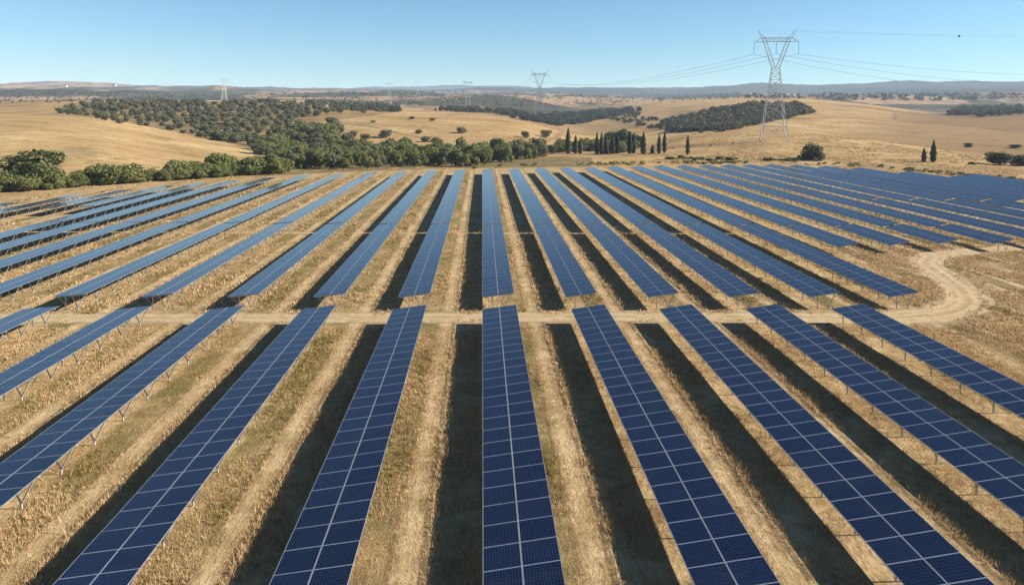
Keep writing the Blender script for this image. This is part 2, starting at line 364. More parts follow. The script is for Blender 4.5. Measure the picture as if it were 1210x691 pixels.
def mat_foliage(name, dark, light, trans=.36):
    s = NT(name); oi = s.n.new('ShaderNodeObjectInfo'); t = s.attr('tint')
    c = s.mix(s.xyz(t[0])[0], dark, light)
    c = s.mix(s.math('MULTIPLY', oi.outputs['Random'], .6), c, s.mix(.55, c, (.15, .125, .06)))
    s.base(c, .75, .15)
    tr = s.n.new('ShaderNodeBsdfTranslucent'); s.L(c, tr.inputs[0]); mx = s.n.new('ShaderNodeMixShader'); mx.inputs[0].default_value = trans
    s.L(s.b.outputs[0], mx.inputs[1]); s.L(tr.outputs[0], mx.inputs[2]); s.L(mx.outputs[0], s.out.inputs[0])
    return s.m
def mat_grass():
    s = NT('dry_grass'); t = [s.mix(1.0, s.attr('tint')[0], (.83, .79, .745), 'MULTIPLY')]; s.base(t[0], .9, .05)
    tr = s.n.new('ShaderNodeBsdfTranslucent'); s.L(t[0], tr.inputs[0]); mx = s.n.new('ShaderNodeMixShader'); mx.inputs[0].default_value = .25
    s.L(s.b.outputs[0], mx.inputs[1]); s.L(tr.outputs[0], mx.inputs[2]); s.L(mx.outputs[0], s.out.inputs[0]); return s.m

M_GROUND = mat_ground(); M_ROAD = mat_road(); M_CELLS = mat_glass_cells(); M_GRASS = mat_grass()
M_FRAME = mat_plain('aluminium_frame', (.155, .17, .21), .5, .5, .0, .08)
M_BACK = mat_plain('module_backsheet', (.08, .085, .10), .6, .3)
M_STEEL = mat_plain('galvanised_steel', (.42, .42, .41), .5, .5, .08, .12)
M_PYLON = mat_plain('pylon_steel', (.58, .57, .56), .5, .4, .05, .1, .5)
M_INSUL = mat_plain('insulator_glass', (.07, .09, .10), .3, .5)
M_WIRE = mat_plain('aluminium_conductor', (.06, .065, .07), .5, .4, .3)
M_BARK = mat_plain('bark', (.04, .032, .024), .95, .1, 0, .35, 2.)
M_BUSH = mat_foliage('bush_leaves', (.070, .082, .024), (.245, .262, .082))
M_OLIVE = mat_foliage('olive_leaves', (.066, .072, .038), (.195, .190, .108))
M_CYP = mat_foliage('cypress_leaves', (.009, .014, .006), (.026, .034, .013), .05)
M_BROAD = mat_foliage('broad_leaves', (.034, .046, .014), (.115, .138, .040), .3)
M_DARKWOOD = mat_foliage('wood_leaves', (.022, .029, .017), (.062, .070, .038))
M_WALL = mat_plain('limewash', (.40, .39, .37), .9, .1); M_TILE = mat_plain('roof_tile', (.17, .085, .055), .9, .1); M_DARK = mat_plain('window_glass', (.03, .035, .04), .2, .5)

# ------------------------------------------------------------------ the ground sheet
def build_ground():
    az = np.concatenate([np.linspace(-math.pi, -.80, 70)[:-1], np.linspace(-.80, .86, 1000), np.linspace(.86, math.pi, 70)[1:]])
    rr = np.concatenate([[0.5, 6, 12], np.arange(18, 230, 12), np.exp(np.linspace(math.log(232), math.log(2500), 300)), np.exp(np.linspace(math.log(2540), math.log(26000), 130))])
    A, Rr = np.meshgrid(az, rr, indexing='ij'); X = Rr * np.sin(A); Y = Rr * np.cos(A); Z = height(X, Y)
    na, nr = A.shape; V = np.stack([X.ravel(), Y.ravel(), Z.ravel()], 1)
    i = np.arange(na - 1)[:, None] * nr + np.arange(nr - 1)[None, :]
    F = np.stack([i, i + 1, i + nr + 1, i + nr], -1).reshape(-1, 4)[:, ::-1]
    r = Rr.ravel(); x = X.ravel(); y = Y.ravel(); a = A.ravel()
    px = np.interp(a, _azs, _px)
    edge = np.interp(px, _cols, [KNOTS[c][0] for c in _cols])
    field = 1 - np.clip((r - edge * .93) / (edge * .10), 0, 1); field[np.abs(a) > 1.2] = 1
    far = np.clip((r - np.interp(px, [0, 300, 500, 690, 800, 950, 1100, 1210], [1000, 1050, 1050, 1150, 2000, 2100, 1600, 1600])) / 250, 0, 1)
    # ground under woods: the olive slope on the left, the valley behind the rows
    grove = np.clip((px - 60) / 40, 0, 1) * np.clip((385 - px) / 45, 0, 1) * (r > np.interp(px, [60, 100, 200, 330, 390], [640, 575, 545, 425, 400])) * (r < 1010)
    valley = ((px > 300) & (px < 700) & (r > edge) & (r < np.interp(px, [300, 400, 520, 640, 700], [430, 450, 450, 420, 380]))) * 1.0
    g = np.maximum(grove * .8, valley * .8) + np.clip((fbm(x / 25, y / 25, 31) - .55) * 3, 0, .5) * np.clip((r - edge) / 30, 0, 1) * np.clip((430 - r) / 60, 0, 1)
    soil = np.clip((px - np.interp(r, [600, 900, 1300], [930, 960, 1000])) / 120, 0, 1) * np.clip((r - 560) / 60, 0, 1) * np.clip((1560 - r) / 80, 0, 1)
    soil = np.clip(soil + .45 * np.clip((px - 380) / 60, 0, 1) * np.clip((720 - px) / 60, 0, 1) * (r > 430) * np.clip((900 - r) / 80, 0, 1), 0, 1)
    wood = np.clip((r - np.interp(px, [0, 330, 430, 700, 900, 1210], [8500, 7500, 5600, 4300, 3300, 3100])) / 700, 0, 1)
    me = mesh_np('ground', V, F, [M_GROUND], col=np.stack([field, np.clip(g, 0, 1), far], 1), smooth=True)
    wa = me.attributes.new('wood', 'FLOAT', 'POINT'); wa.data.foreach_set('value', wood.astype(np.float32))
    wb = me.attributes.new('soil', 'FLOAT', 'POINT'); wb.data.foreach_set('value', soil.astype(np.float32))
    tag(obj('ground', me), kind='structure')
build_ground()

# ------------------------------------------------------------------ dirt road and cross lane
def ribbon(name, pts, widths, z):
    P = [Vector((x, y, 0)) for x, y in pts]; n = 14; out = []; wd = []
    for i in range(len(P) - 1):
        p0 = P[max(i - 1, 0)]; p1 = P[i]; p2 = P[i + 1]; p3 = P[min(i + 2, len(P) - 1)]
        for j in range(n):
            t = j / n
            out.append(.5 * ((2 * p1) + (-p0 + p2) * t + (2 * p0 - 5 * p1 + 4 * p2 - p3) * t * t + (-p0 + 3 * p1 - 3 * p2 + p3) * t ** 3)); wd.append(widths[i] * (1 - t) + widths[i + 1] * t)
    out.append(P[-1]); wd.append(widths[-1]); V = []; F = []; UV = []
    for i, p in enumerate(out):
        d = (out[min(i + 1, len(out) - 1)] - out[max(i - 1, 0)]).normalized(); s = Vector((d.y, -d.x, 0))
        for u in (-.5, .5): q = p + s * wd[i] * u; V.append((q.x, q.y, z))
    for i in range(len(out) - 1):
        F.append((2 * i, 2 * i + 1, 2 * i + 3, 2 * i + 2)); UV += [(0, i), (1, i), (1, i + 1), (0, i + 1)]
    me = mesh_np(name, V, F, [M_ROAD], uv=UV)
    if me.polygons[0].normal.z < 0: me.flip_normals()
    return tag(obj(name, me), kind='structure')
ribbon('dirt_road', [(-120, 81.7), (-60, 81.9), (-20, 81.7), (20, 81.8), (42, 81.3), (52, 81.5), (59.5, 83.3), (65.5, 88), (69.5, 95), (72.5, 104), (75.5, 111.5), (81, 117.5), (90, 121.3), (104, 125), (140, 133), (200, 149)],
       [5.4, 5.4, 5.4, 5.6, 6.5, 8, 9.5, 9.5, 9.5, 9, 8.5, 8.5, 7.5, 7, 6.5, 6.5], .006)
ribbon('cross_path', [(-110, 138.2), (-40, 138.3), (20, 138.3), (70, 138.4), (98, 138.2)], [1.8, 2.2, 2.2, 2.4, 2.0], .005)

# ------------------------------------------------------------------ solar arrays
MW, ML, ZM = 2.0, 1.906, 2.0      # module across the row, module pitch along it, height of the table's middle
def tilt_of(k): return math.radians(float(np.interp(k, [-13, -7, -4, 0, 4, 7, 10, 18], [1.0, 2.4, 6.2, 8.0, 8.6, 11, 13, 13.5])))
def add_module(mb, sgn, y0, fr=.033):
    """one framed module lying flat, inner edge at the middle gap"""
    a, b = (.012, .012 + 1.99); x0, x1 = (a, b) if sgn > 0 else (-b, -a)
    y1 = y0 + ML - .003
    mb.quad((x0 + fr, y0 + fr, .006), (x1 - fr, y0 + fr, .006), (x1 - fr, y1 - fr, .006), (x0 + fr, y1 - fr, .006), 0)
    for (p, q, r, s_) in ((x0, x1, y0, y0 + fr), (x0, x1, y1 - fr, y1), (x0, x0 + fr, y0 + fr, y1 - fr), (x1 - fr, x1, y0 + fr, y1 - fr)):
        mb.box(p, q, r, s_, -.028, .012, 1)
    mb.quad((x0 + fr, y1 - fr, -.022), (x1 - fr, y1 - fr, -.022), (x1 - fr, y0 + fr, -.022), (x0 + fr, y0 + fr, -.022), 2)
MODS = {}
for sg in (-1, 1):
    mb = MB(); add_module(mb, sg, 0.0); MODS[sg] = mb.mesh('solar_module', [M_CELLS, M_FRAME, M_BACK])
_cache = {}
def cached(kind, key, fn):
    if (kind, key) not in _cache: _cache[(kind, key)] = fn()
    return _cache[(kind, key)]
def tab_mesh(n):
    """a whole table of modules as one surface, for the distant rows"""
    mb = MB()
    for i in range(n):
        for sg in (-1, 1): add_module(mb, sg, i * ML)
    return mb.mesh('module_field', [M_CELLS, M_FRAME, M_BACK])
def rail_mesh(n):
    mb = MB(); L = n * ML
    for x in (-1.55, -.45, .45, 1.55): mb.box(x - .035, x + .035, .05, L - .07, -.125, -.0285)
    return mb.mesh('purlin', [M_STEEL])
def support_mesh(t):
    """driven post with two V struts to a tilted rafter, and a short rear post"""
    mb = MB(); c = math.cos(t)
    def zt(x): return ZM + x * math.tan(t) - .20
    mb.bar((-1.85 * c, 0, zt(-1.85 * c)), (1.85 * c, 0, zt(1.85 * c)), .08)
    mb.bar((.75, 0, -.15), (.75, 0, .4), .085)
    mb.bar((.75, 0, .3), (1.6, 0, zt(1.6) - .02), .08); mb.bar((.75, 0, .3), (.05, 0, zt(.05) - .02), .08)
    mb.bar((-.7, 0, -.15), (-.7, 0, zt(-.7) - .04), .09); mb.bar((-.7, 0, .55), (-1.5, 0, zt(-1.5) - .03), .05)
    return mb.mesh('support_frame', [M_STEEL])
def array(k, d0, n, label, group, detail):
    """one table of 2 x n modules on its frames, near end at distance d0"""
    tl = tilt_of(k); t = empty('solar_array', (row_x(k), d0, 0)); tag(t, label, 'solar array', group)
    o = obj('purlins', cached('rail', n, lambda: rail_mesh(n)), t, (0, 0, ZM)); o.rotation_euler = (0, -tl, 0)
    if detail:
        jt = 0.0
        for i in range(n):
            if i % 4 == 0: jt = rnd.gauss(0, .0035)
            for sg in (-1, 1):
                o = obj('solar_module', MODS[sg], t, (0, i * ML, ZM + rnd.uniform(0, .004))); o.rotation_euler = (rnd.gauss(0, .0018), -tl + jt + rnd.gauss(0, .0012), rnd.gauss(0, .0006))
    else:
        o = obj('module_field', cached('tab', n, lambda: tab_mesh(n)), t, (0, 0, ZM)); o.rotation_euler = (0, -tl, 0)
    L = n * ML; kk = max(2, round(L / 4.0)); sm = cached('sup', round(math.degrees(tl)), lambda: support_mesh(tl))
    for i in range(kk + 1): obj('support_frame', sm, t, (0, .5 + (L - 1.0) * i / kk, 0))
    return t
ORD = ['', 'first', 'second', 'third', 'fourth', 'fifth', 'sixth', 'seventh', 'eighth', 'ninth', 'tenth', 'eleventh', 'twelfth', 'thirteenth', 'fourteenth', 'fifteenth', 'sixteenth', 'seventeenth', 'outermost']
def which(k):
    return 'central row' if k == 0 else '%s row %s of centre' % (ORD[abs(k)], 'left' if k < 0 else 'right')
for k in range(-5, 5):
    n = 30; array(k, 79.2 - n * ML, n, 'blue solar array in front of the dirt road, ' + which(k), 'solar arrays in front of the dirt road', True)
MIDSTART = {6: 116, 7: 118.4, 8: 119.5, 9: 120.5, 10: 121.5, 11: 122.5, 12: 124, 13: 126}
MIDEND = lambda k: 137.8 if k <= 9 else 180.0
for k in range(-9, 14):
    s0 = MIDSTART.get(k, 82.9); n = int((MIDEND(k) - s0) / ML); s0 = MIDEND(k) - n * ML
    array(k, s0, n, 'blue solar array just beyond the dirt road, ' + which(k), 'solar arrays just beyond the dirt road', -4 <= k <= 9)
FAREND = {-13: 167, -12: 182, -11: 194, -10: 204, -9: 212, -8: 220, -7: 229, -6: 239, -5: 245, -4: 250, -3: 254, -2: 259, -1: 264, 0: 268, 1: 270, 2: 273, 3: 276, 4: 279, 5: 284, 6: 287, 7: 290, 8: 292, 9: 294, 10: 296, 11: 298, 12: 300, 13: 298, 14: 293, 15: 286, 16: 268, 17: 252, 18: 258}
for k in range(-13, 19):
    s0 = 138.7 if k <= 9 else 181.2
    if k in (-10, -11): s0 = {-10: 161.0, -11: 158.0}[k]
    n = int((FAREND[k] - s0) / ML)
    array(k, s0, n, 'far blue solar array at the back of the field, ' + which(k), 'solar arrays at the back of the field', False)

# ------------------------------------------------------------------ grass (nobody could count it)
def build_grass():
    roadx = np.array([-120, 42, 52, 59.5, 65.5, 69.5, 72.5, 75.5, 81, 90, 104]); roady = np.array([81.7, 81.3, 81.5, 83.3, 88, 95, 104, 111.5, 117.5, 121.3, 125])
    pts = []
    def add(n, y0, y1, fn_h, keep, big=1.0):
        y = RNG.uniform(y0, y1, n); x = RNG.uniform(-1, 1, n) * (y * .86 + 12) + y * .05
        s = np.mod(x - X_ROW0 + 2.0, PITCH_ROW) - 2.0
        kp = keep(x, y, s) & (np.min(np.hypot(x[:, None] - np.interp(np.linspace(0, 1, 60), np.linspace(0, 1, 11), roadx)[None], (y[:, None] - np.interp(np.linspace(0, 1, 60), np.linspace(0, 1, 11), roady)[None])), 1) > 1.6 + 3.6 * RNG.random(n) ** 1.3)
        kp &= np.abs(y - 81.7) > np.where(x < 55, .9 + 1.2 * RNG.random(n), 0)
        x, y, s = x[kp], y[kp], s[kp]; pts.append(np.stack([x, y, fn_h(x, y, s) * RNG.uniform(.6, 1.35, len(x)), s, np.full(len(x), big)], 1))
    patch = lambda x, y: fbm(x / 5, y / 9, 3)
    inpan = lambda x, y, s: (s > 1.0) & (s < 3.6)
    lane = lambda s: ((np.abs(s - 4.2) > .24) | (RNG.random(len(s)) < .25)) & (np.abs(s - 5.2) > .16)
    bare = lambda x, y: fbm(x / 2.2, y / 4.5, 55)
    tall = lambda x, y, f: (patch(x, y) > .5) * (RNG.random(len(x)) < f)
    add(230000, 27, 78, lambda x, y, s: .09 + .26 * tall(x, y, .09), lambda x, y, s: lane(s) & (RNG.random(len(x)) < np.clip((bare(x, y) - .30) * 3.2, .05, 1)), .8)
    add(80000, 27, 78, lambda x, y, s: .20 + .34 * np.clip(patch(x, y) - .45, 0, 1) * 2, lambda x, y, s: inpan(x, y, s) & (patch(x, y) > .46))
    add(70000, 80, 145, lambda x, y, s: .14 + .3 * tall(x, y, .2), lambda x, y, s: lane(s) & (RNG.random(len(x)) < np.clip((bare(x, y) - .30) * 3.2, .05, 1)), 1.2)
    add(55000, 80, 145, lambda x, y, s: .25 + .35 * np.clip(patch(x, y) - .45, 0, 1) * 2, lambda x, y, s: inpan(x, y, s) & (patch(x, y) > .46), 1.3)
    add(40000, 145, 300, lambda x, y, s: .3 + .2 * patch(x, y), lambda x, y, s: (s > .8) & (s < 4.2) & (patch(x, y) > .45), 2.2)
    add(110000, 27, 78, lambda x, y, s: .16 + .30 * np.clip(bare(x, y) - .3, 0, 1) * 1.6, lambda x, y, s: (s > 5.2) & (s < 8.45) & (RNG.random(len(x)) < np.clip((bare(x, y) - .28) * 4, .1, 1)))
    add(50000, 80, 140, lambda x, y, s: .2 + .30 * np.clip(bare(x, y) - .3, 0, 1) * 1.6, lambda x, y, s: (s > 5.2) & (s < 8.45), 1.4)
    # rough open ground right of the rows
    add(50000, 60, 125, lambda x, y, s: .25 + .55 * np.clip(patch(x, y) - .42, 0, 1) * 2, lambda x, y, s: (x > 52 + (y - 80) * .42) & (x < 125) & (patch(x, y) > .42), 1.3)
    rr = RNG.uniform(300, 560, 36000); aa = RNG.uniform(_azs[np.searchsorted(_px, 540)], _azs[-1] * .98, 36000); x, y = rr * np.sin(aa), rr * np.cos(aa)
    kp = (fbm(x / 14, y / 14, 91) > .47) & (height(x, y) > .05); x, y = x[kp], y[kp]
    pts.append(np.stack([x, y, RNG.uniform(.25, .8, len(x)), np.where(fbm(x / 30, y / 30, 17) > .52, 2.0, 6.0), np.full(len(x), 4.0)], 1))
    p = np.concatenate(pts); n = len(p); nb = 6
    base = np.repeat(p, nb, 0); m = len(base)
    ang = RNG.uniform(0, 2 * math.pi, m); rad = RNG.uniform(.02, 1, m) * np.where(base[:, 2] < .17, .42, .22) * base[:, 4]
    bx = base[:, 0] + np.cos(ang) * rad; by = base[:, 1] + np.sin(ang) * rad; h = base[:, 2] * RNG.uniform(.55, 1.1, m)
    w = .019 * base[:, 4] * RNG.uniform(.7, 1.5, m) * np.clip(base[:, 1] / 40, .8, 2.5); ta = RNG.uniform(0, 2 * math.pi, m)
    lean = RNG.uniform(.15, .75, m) * h
    A = np.stack([bx + np.cos(ta) * w, by + np.sin(ta) * w, np.full(m, -.02)], 1); B = np.stack([bx - np.cos(ta) * w, by - np.sin(ta) * w, np.full(m, -.02)], 1)
    T = np.stack([bx + np.cos(ang) * lean, by + np.sin(ang) * lean, h], 1)
    gz = height(base[:, 0], base[:, 1])
    for q in (A, B, T): q[:, 2] += gz
    V = np.stack([A, B, T], 1).reshape(-1, 3); F = np.arange(3 * m).reshape(-1, 3)
    u = np.repeat(RNG.random(n), nb); wd = np.repeat(((p[:, 3] > 1.0) & (p[:, 3] < 3.4)) * np.clip((fbm(p[:, 0] / 3, p[:, 1] / 6, 77) - .42) * 6, 0, 1), nb)
    straw = np.array([.42, .285, .145])[None] * (1 - u[:, None]) + np.array([.68, .52, .31])[None] * u[:, None]
    green = np.array([.135, .135, .036])[None] * (1 - u[:, None]) + np.array([.38, .27, .095])[None] * u[:, None]
    c = straw * (1 - wd[:, None] * .8) + green * wd[:, None] * .8
    me = mesh_np('grass', V, F, [M_GRASS], col=np.repeat(c, 3, 0))
    tag(obj('grass', me), 'dry straw grass and weeds growing between and under the solar rows', 'grass', kind='stuff')
build_grass()

# ------------------------------------------------------------------ trees
def crown_mesh(name, lobes, n, size, mat, seed, zflat=.0):
    g = np.random.default_rng(seed); L = np.array(lobes, float)        # cx, cy, cz, rx, ry, rz
    vol = L[:, 3] * L[:, 4] * L[:, 5]; pick = g.choice(len(L), n, p=vol ** .7 / (vol ** .7).sum())
    d = g.normal(size=(n, 3)); d /= np.linalg.norm(d, axis=1, keepdims=True)
    rad = g.uniform(.45, 1.0, n) ** .45 * g.uniform(.88, 1.1, n)
    c = L[pick, :3] + d * L[pick, 3:] * rad[:, None]; c[:, 2] = np.maximum(c[:, 2], zflat + g.uniform(0, .05, n))
    nrm = d + g.normal(size=(n, 3)) * .55; nrm /= np.linalg.norm(nrm, axis=1, keepdims=True)
    t = np.cross(nrm, g.normal(size=(n, 3))); t /= np.linalg.norm(t, axis=1, keepdims=True); b = np.cross(nrm, t)
    s = size * g.uniform(.55, 1.35, n)[:, None]
    V = np.stack([c + t * s, c + b * s * .7 + nrm * s * .15, c - t * s, c - b * s * .7 + nrm * s * .1], 1).reshape(-1, 3)
    F = np.arange(4 * n).reshape(-1, 4)
    cl = fbm(c[:, 0] * 5 + 40 + c[:, 2] * 3, c[:, 1] * 5 + 40, seed)
    tone = np.clip(.15 + 1.1 * (cl - .28) + g.normal(0, .16, n), 0, 1)
    return mesh_np(name, V, F, [mat], col=np.repeat(np.stack([tone] * 3, 1), 4, 0))
def trunk_mesh(h, r, seed, limbs=4, spread=.22):
    g = random.Random(seed); mb = MB(); top = Vector((g.uniform(-.04, .04), g.uniform(-.04, .04), h))
    mid = Vector((g.uniform(-.02, .02), g.uniform(-.02, .02), h * .5))
    mb.bar((0, 0, -.06), mid, 2 * r, w2=1.6 * r); mb.bar(mid, top, 1.6 * r, w2=1.1 * r)
    for i in range(limbs):
        a = 2 * math.pi * (i + g.random() * .6) / limbs
        mb.bar(mid.lerp(top, g.uniform(.5, 1)), (math.cos(a) * spread, math.sin(a) * spread, h + g.uniform(.12, .3)), r * 1.0, w2=r * .35)
    return mb.mesh('trunk', [M_BARK])
def lobes_round(seed, n=7, low=.32, trunky=False):
    g = random.Random(seed); out = [(0, 0, .47, .36, .36, .42)]
    for i in range(n):
        a = 2 * math.pi * (i + g.random()) / n; rr = g.uniform(.18, .34)
        out.append((math.cos(a) * rr, math.sin(a) * rr, g.uniform(low, .72), g.uniform(.15, .24), g.uniform(.15, .24), g.uniform(.15, .24)))
    return out
BUSH = [(crown_mesh('crown', lobes_round(s, 9, .14), 2200, .043, M_BUSH, s), trunk_mesh(.4, .028, s)) for s in (21, 22, 23, 24, 25)]
DARK = [(crown_mesh('crown', lobes_round(s, 9, .14), 1700, .046, M_DARKWOOD, s), trunk_mesh(.4, .028, s)) for s in (26, 27)]
BROAD = [(crown_mesh('crown', lobes_round(s, 11, .2), 3200, .036, M_BROAD, s), trunk_mesh(.4, .03, s)) for s in (28, 29)]
OLIVE = [(crown_mesh('crown', lobes_round(s, 8, .22), 750, .062, M_OLIVE, s, .03), trunk_mesh(.40, .03, s)) for s in (31, 32, 33, 34)]
def cyp_mesh(seed):
    g = np.random.default_rng(seed); n = 1300; z = g.uniform(.03, 1, n) ** .9
    prof = np.sin(np.clip(z * 1.0, 0, 1) ** .62 * math.pi) ** .75 * .5 * (1 + .12 * np.sin(z * 23 + seed)); a = g.uniform(0, 2 * math.pi, n); rr = prof * g.uniform(.7, 1.08, n) * (1 + .1 * np.sin(3 * a + z * 9))
    c = np.stack([np.cos(a) * rr, np.sin(a) * rr, z], 1); nrm = np.stack([np.cos(a), np.sin(a), g.uniform(.1, .8, n)], 1)
    nrm /= np.linalg.norm(nrm, axis=1, keepdims=True); t = np.cross(nrm, np.array([0, 0, 1.])); t /= np.linalg.norm(t, axis=1, keepdims=True); b = np.cross(nrm, t)
    sw = g.uniform(.05, .13, n)[:, None]; sh = sw * .32
    V = np.stack([c + t * sw, c + b * sh, c - t * sw, c - b * sh], 1).reshape(-1, 3)
    return mesh_np('crown', V, np.arange(4 * n).reshape(-1, 4), [M_CYP], col=np.repeat(np.stack([np.clip(g.normal(.4, .25, n), 0, 1)] * 3, 1), 4, 0))
CYP = [(cyp_mesh(s), None) for s in (41, 42, 43)]
_mb = MB(); _mb.bar((0, 0, -.05), (0, 0, .8), .09, w2=.03); CTRUNK = _mb.mesh('trunk', [M_BARK])
def plant(kind, name, p, h, w, label, group=None, cat='tree', parts=True, var=None):
    lib = {'dark': DARK, 'broad': BROAD, 'bush': BUSH, 'olive': OLIVE, 'cypress': CYP}[kind]; cr, tk = lib[var if var is not None else rnd.randrange(len(lib))]
    t = empty(name, (p.x, p.y, p.z - .1), rnd.uniform(0, 6.28), (w, w, h)); tag(t, label, cat, group)
    obj('trunk', tk or CTRUNK, t); obj('crown', cr, t)
    return t
# single-mesh olive for the many far ones
def merged(cr, tk):
    def arr(me):
        v = np.empty(len(me.vertices) * 3, np.float32); me.vertices.foreach_get('co', v); f = np.empty(len(me.loops), np.int32); me.loops.foreach_get('vertex_index', f); return v.reshape(-1, 3), f.reshape(-1, 4)
    v1, f1 = arr(cr); v2, f2 = arr(tk); c = np.empty(len(v1) * 4, np.float32); cr.color_attributes['tint'].data.foreach_get('color', c)
    col = np.concatenate([c.reshape(-1, 4)[:, :3], np.ones((len(v2), 3)) * .3])
    return mesh_np('olive_tree', np.concatenate([v1, v2]), np.concatenate([f1, f2 + len(v1)]), [cr.materials[0], M_BARK], [0] * len(f1) + [1] * len(f2), col=col)
OLIVE1 = [merged(*o) for o in OLIVE]

def px_h(p, n): return n * mpp(p) / math.cos(PITCH)
# big round tree and hedge bushes along the left edge of the field
def hedge():
    p = at(41, 221); plant('broad', 'broadleaf_tree', p, px_h(p, 50), px_h(p, 72), 'large round dark green tree rising above the left end of the hedge', None, var=0)
    for i in range(62):
        px = -10 + i * 5.7 + rnd.uniform(-2.5, 2.5); e = np.interp(px, [0, 100, 200, 280, 340], [228, 220, 213, 208, 204])
        for row in range(2):
            if row == 1 and rnd.random() < .45: continue
            p = at(px + row * 3, e - row * 4.5 + rnd.uniform(-1, 1)); tall = rnd.random() < .22
            n = rnd.uniform(21, 28) if tall else rnd.uniform(11, 19)
            plant('bush', 'hedge_bush', p, px_h(p, n), px_h(p, n * rnd.uniform(1.0, 1.5)), 'green bush in the hedge between the left solar rows and the tan field', 'bushes of the hedge behind the left solar rows', 'bush')
hedge()
def belt():
    pts = []; tries = 0
    while len(pts) < 165 and tries < 9000:
        tries += 1; px = rnd.uniform(325, 664); lo = np.interp(px, [325, 400, 560, 600, 664], [204, 200, 197, 192, 183]); hi = np.interp(px, [325, 370, 420, 520, 600, 664], [186, 184, 179, 179, 180, 180])
        py = rnd.uniform(hi, lo)
        if any(abs(px - a) < 6.5 and abs(py - b) < 4.0 for a, b in pts): continue
        pts.append((px, py)); p = at(px, py); n = rnd.uniform(11, 26) if py > 190 else rnd.uniform(9, 22)
        if px > 590: n = min(n, 21)
        plant('bush' if rnd.random() < .85 else 'olive', 'valley_tree', p, px_h(p, n), px_h(p, n * rnd.uniform(.8, 1.25)), 'leafy green tree in the dense belt behind the middle solar rows', 'trees of the belt behind the middle solar rows')
belt()
def valley_left():
    for poly, cnt in (([(300, 182), (335, 160), (395, 150), (398, 172), (350, 196)], 55),):
        done = []; tries = 0
        xs = [a for a, b in poly]; ys = [b for a, b in poly]
        while len(done) < cnt and tries < 5000:
            tries += 1; px, py = rnd.uniform(min(xs), max(xs)), rnd.uniform(min(ys), max(ys))
            if not inside(px, py, poly) or any(abs(px - a) < 6 and abs(py - b) < 4 for a, b in done): continue
            done.append((px, py)); p = at(px, py); n = rnd.uniform(11, 19)
            plant('bush' if rnd.random() < .5 else 'olive', 'valley_tree', p, px_h(p, n), px_h(p, n * rnd.uniform(1, 1.4)), 'green tree in the hollow between the left and middle tan hills', 'trees in the hollow between the tan hills')
def inside(x, y, poly):
    r = False; j = len(poly) - 1
    for i in range(len(poly)):
        (xi, yi), (xj, yj) = poly[i], poly[j]
        if (yi > y) != (yj > y) and x < (xj - xi) * (y - yi) / (yj - yi) + xi: r = not r
        j = i
    return r
valley_left()
def grove():
    poly = [(64, 134), (88, 126), (130, 121), (180, 121), (240, 122), (320, 122), (400, 124), (470, 129), (468, 134), (400, 134), (345, 141), (342, 152), (322, 160), (335, 172), (318, 176), (270, 168), (235, 163), (200, 154), (150, 148), (100, 139)]
    done = []; tries = 0
    while len(done) < 285 and tries < 30000:
        tries += 1; px, py = rnd.uniform(60, 475), rnd.uniform(120, 178)
        if not inside(px, py, poly): continue
        if inside(px, py, [(272, 150), (330, 150), (325, 165), (290, 163)]) and rnd.random() < .75: continue
        sp = 3.6 + (py - 120) * .09
        if any(abs(px - a) < sp * 1.25 and abs(py - b) < sp * .5 for a, b in done): continue
        done.append((px, py)); p = at(px, py); n = rnd.uniform(5.0, 8.8) * (1 + (py - 130) * .006)
        o = obj('olive_tree', OLIVE1[rnd.randrange(4)]); o.location = (p.x, p.y, p.z - .1); w = px_h(p, n * rnd.uniform(1.2, 1.7)); o.scale = (w, w, px_h(p, n)); o.rotation_euler = (0, 0, rnd.uniform(0, 6.28))
        tag(o, 'small round olive-green tree of the dotted grove beyond the left tan hill', 'tree', 'trees of the grove beyond the left tan hill')
    for i in range(24):                                               # dark line at the grove's lower edge
        px = 241 + i * 2.6; py = np.interp(px, [241, 260, 302], [162, 167, 171]) - rnd.uniform(0, 5); p = at(px, py); n = rnd.uniform(9, 13)
        plant('olive', 'olive_tree', p, px_h(p, n), px_h(p, n * 1.2), 'dark tree in the close row at the grove edge on the left tan hill', 'trees of the close row at the grove edge')
grove()
# single trees on the middle tan hill
for px, py, n, w, lab in [(402, 158, 13, 12, 'round tree at the left foot of the middle tan hill, upper of a pair'), (411, 169, 14, 20, 'wide dark tree with long shadow low on the left of the middle tan hill'),
        (417, 163, 10, 12, 'smaller tree beside the wide dark tree on the middle tan hill'), (432, 166, 9, 16, 'low bushy tree between two bigger ones on the middle tan hill'), (455, 163, 11, 20, 'broad olive tree just above the valley belt on the middle tan hill'),
        (545, 157.5, 9, 15, 'lone round dark tree casting a shadow, right half of the middle tan hill'), (487, 141, 4, 9, 'tiny dark tree near the crest of the middle tan hill'), (441, 145, 3, 8, 'tiny low shrub left of the crest tree on the middle tan hill'),
        (495, 158, 6, 11, 'sparse brownish tree in the middle of the middle tan hill'), (511, 143, 4, 9, 'faint grey shrub right of the crest tree on the middle tan hill'), (503, 168, 8, 14, 'brown-green shrub touching the belt top, middle hill'), (515, 168, 7, 13, 'greenish shrub next to the brown-green one at the belt top'),
        (621, 163, 9, 13, 'dark tree, left of two on the hill slope left of the cypresses'), (645, 163, 11, 16, 'larger dark tree, right of two on the slope left of the cypresses')]:
    p = at(px, py); plant('olive', 'olive_tree', p, px_h(p, n), px_h(p, w), lab, 'single trees on the middle tan hill')
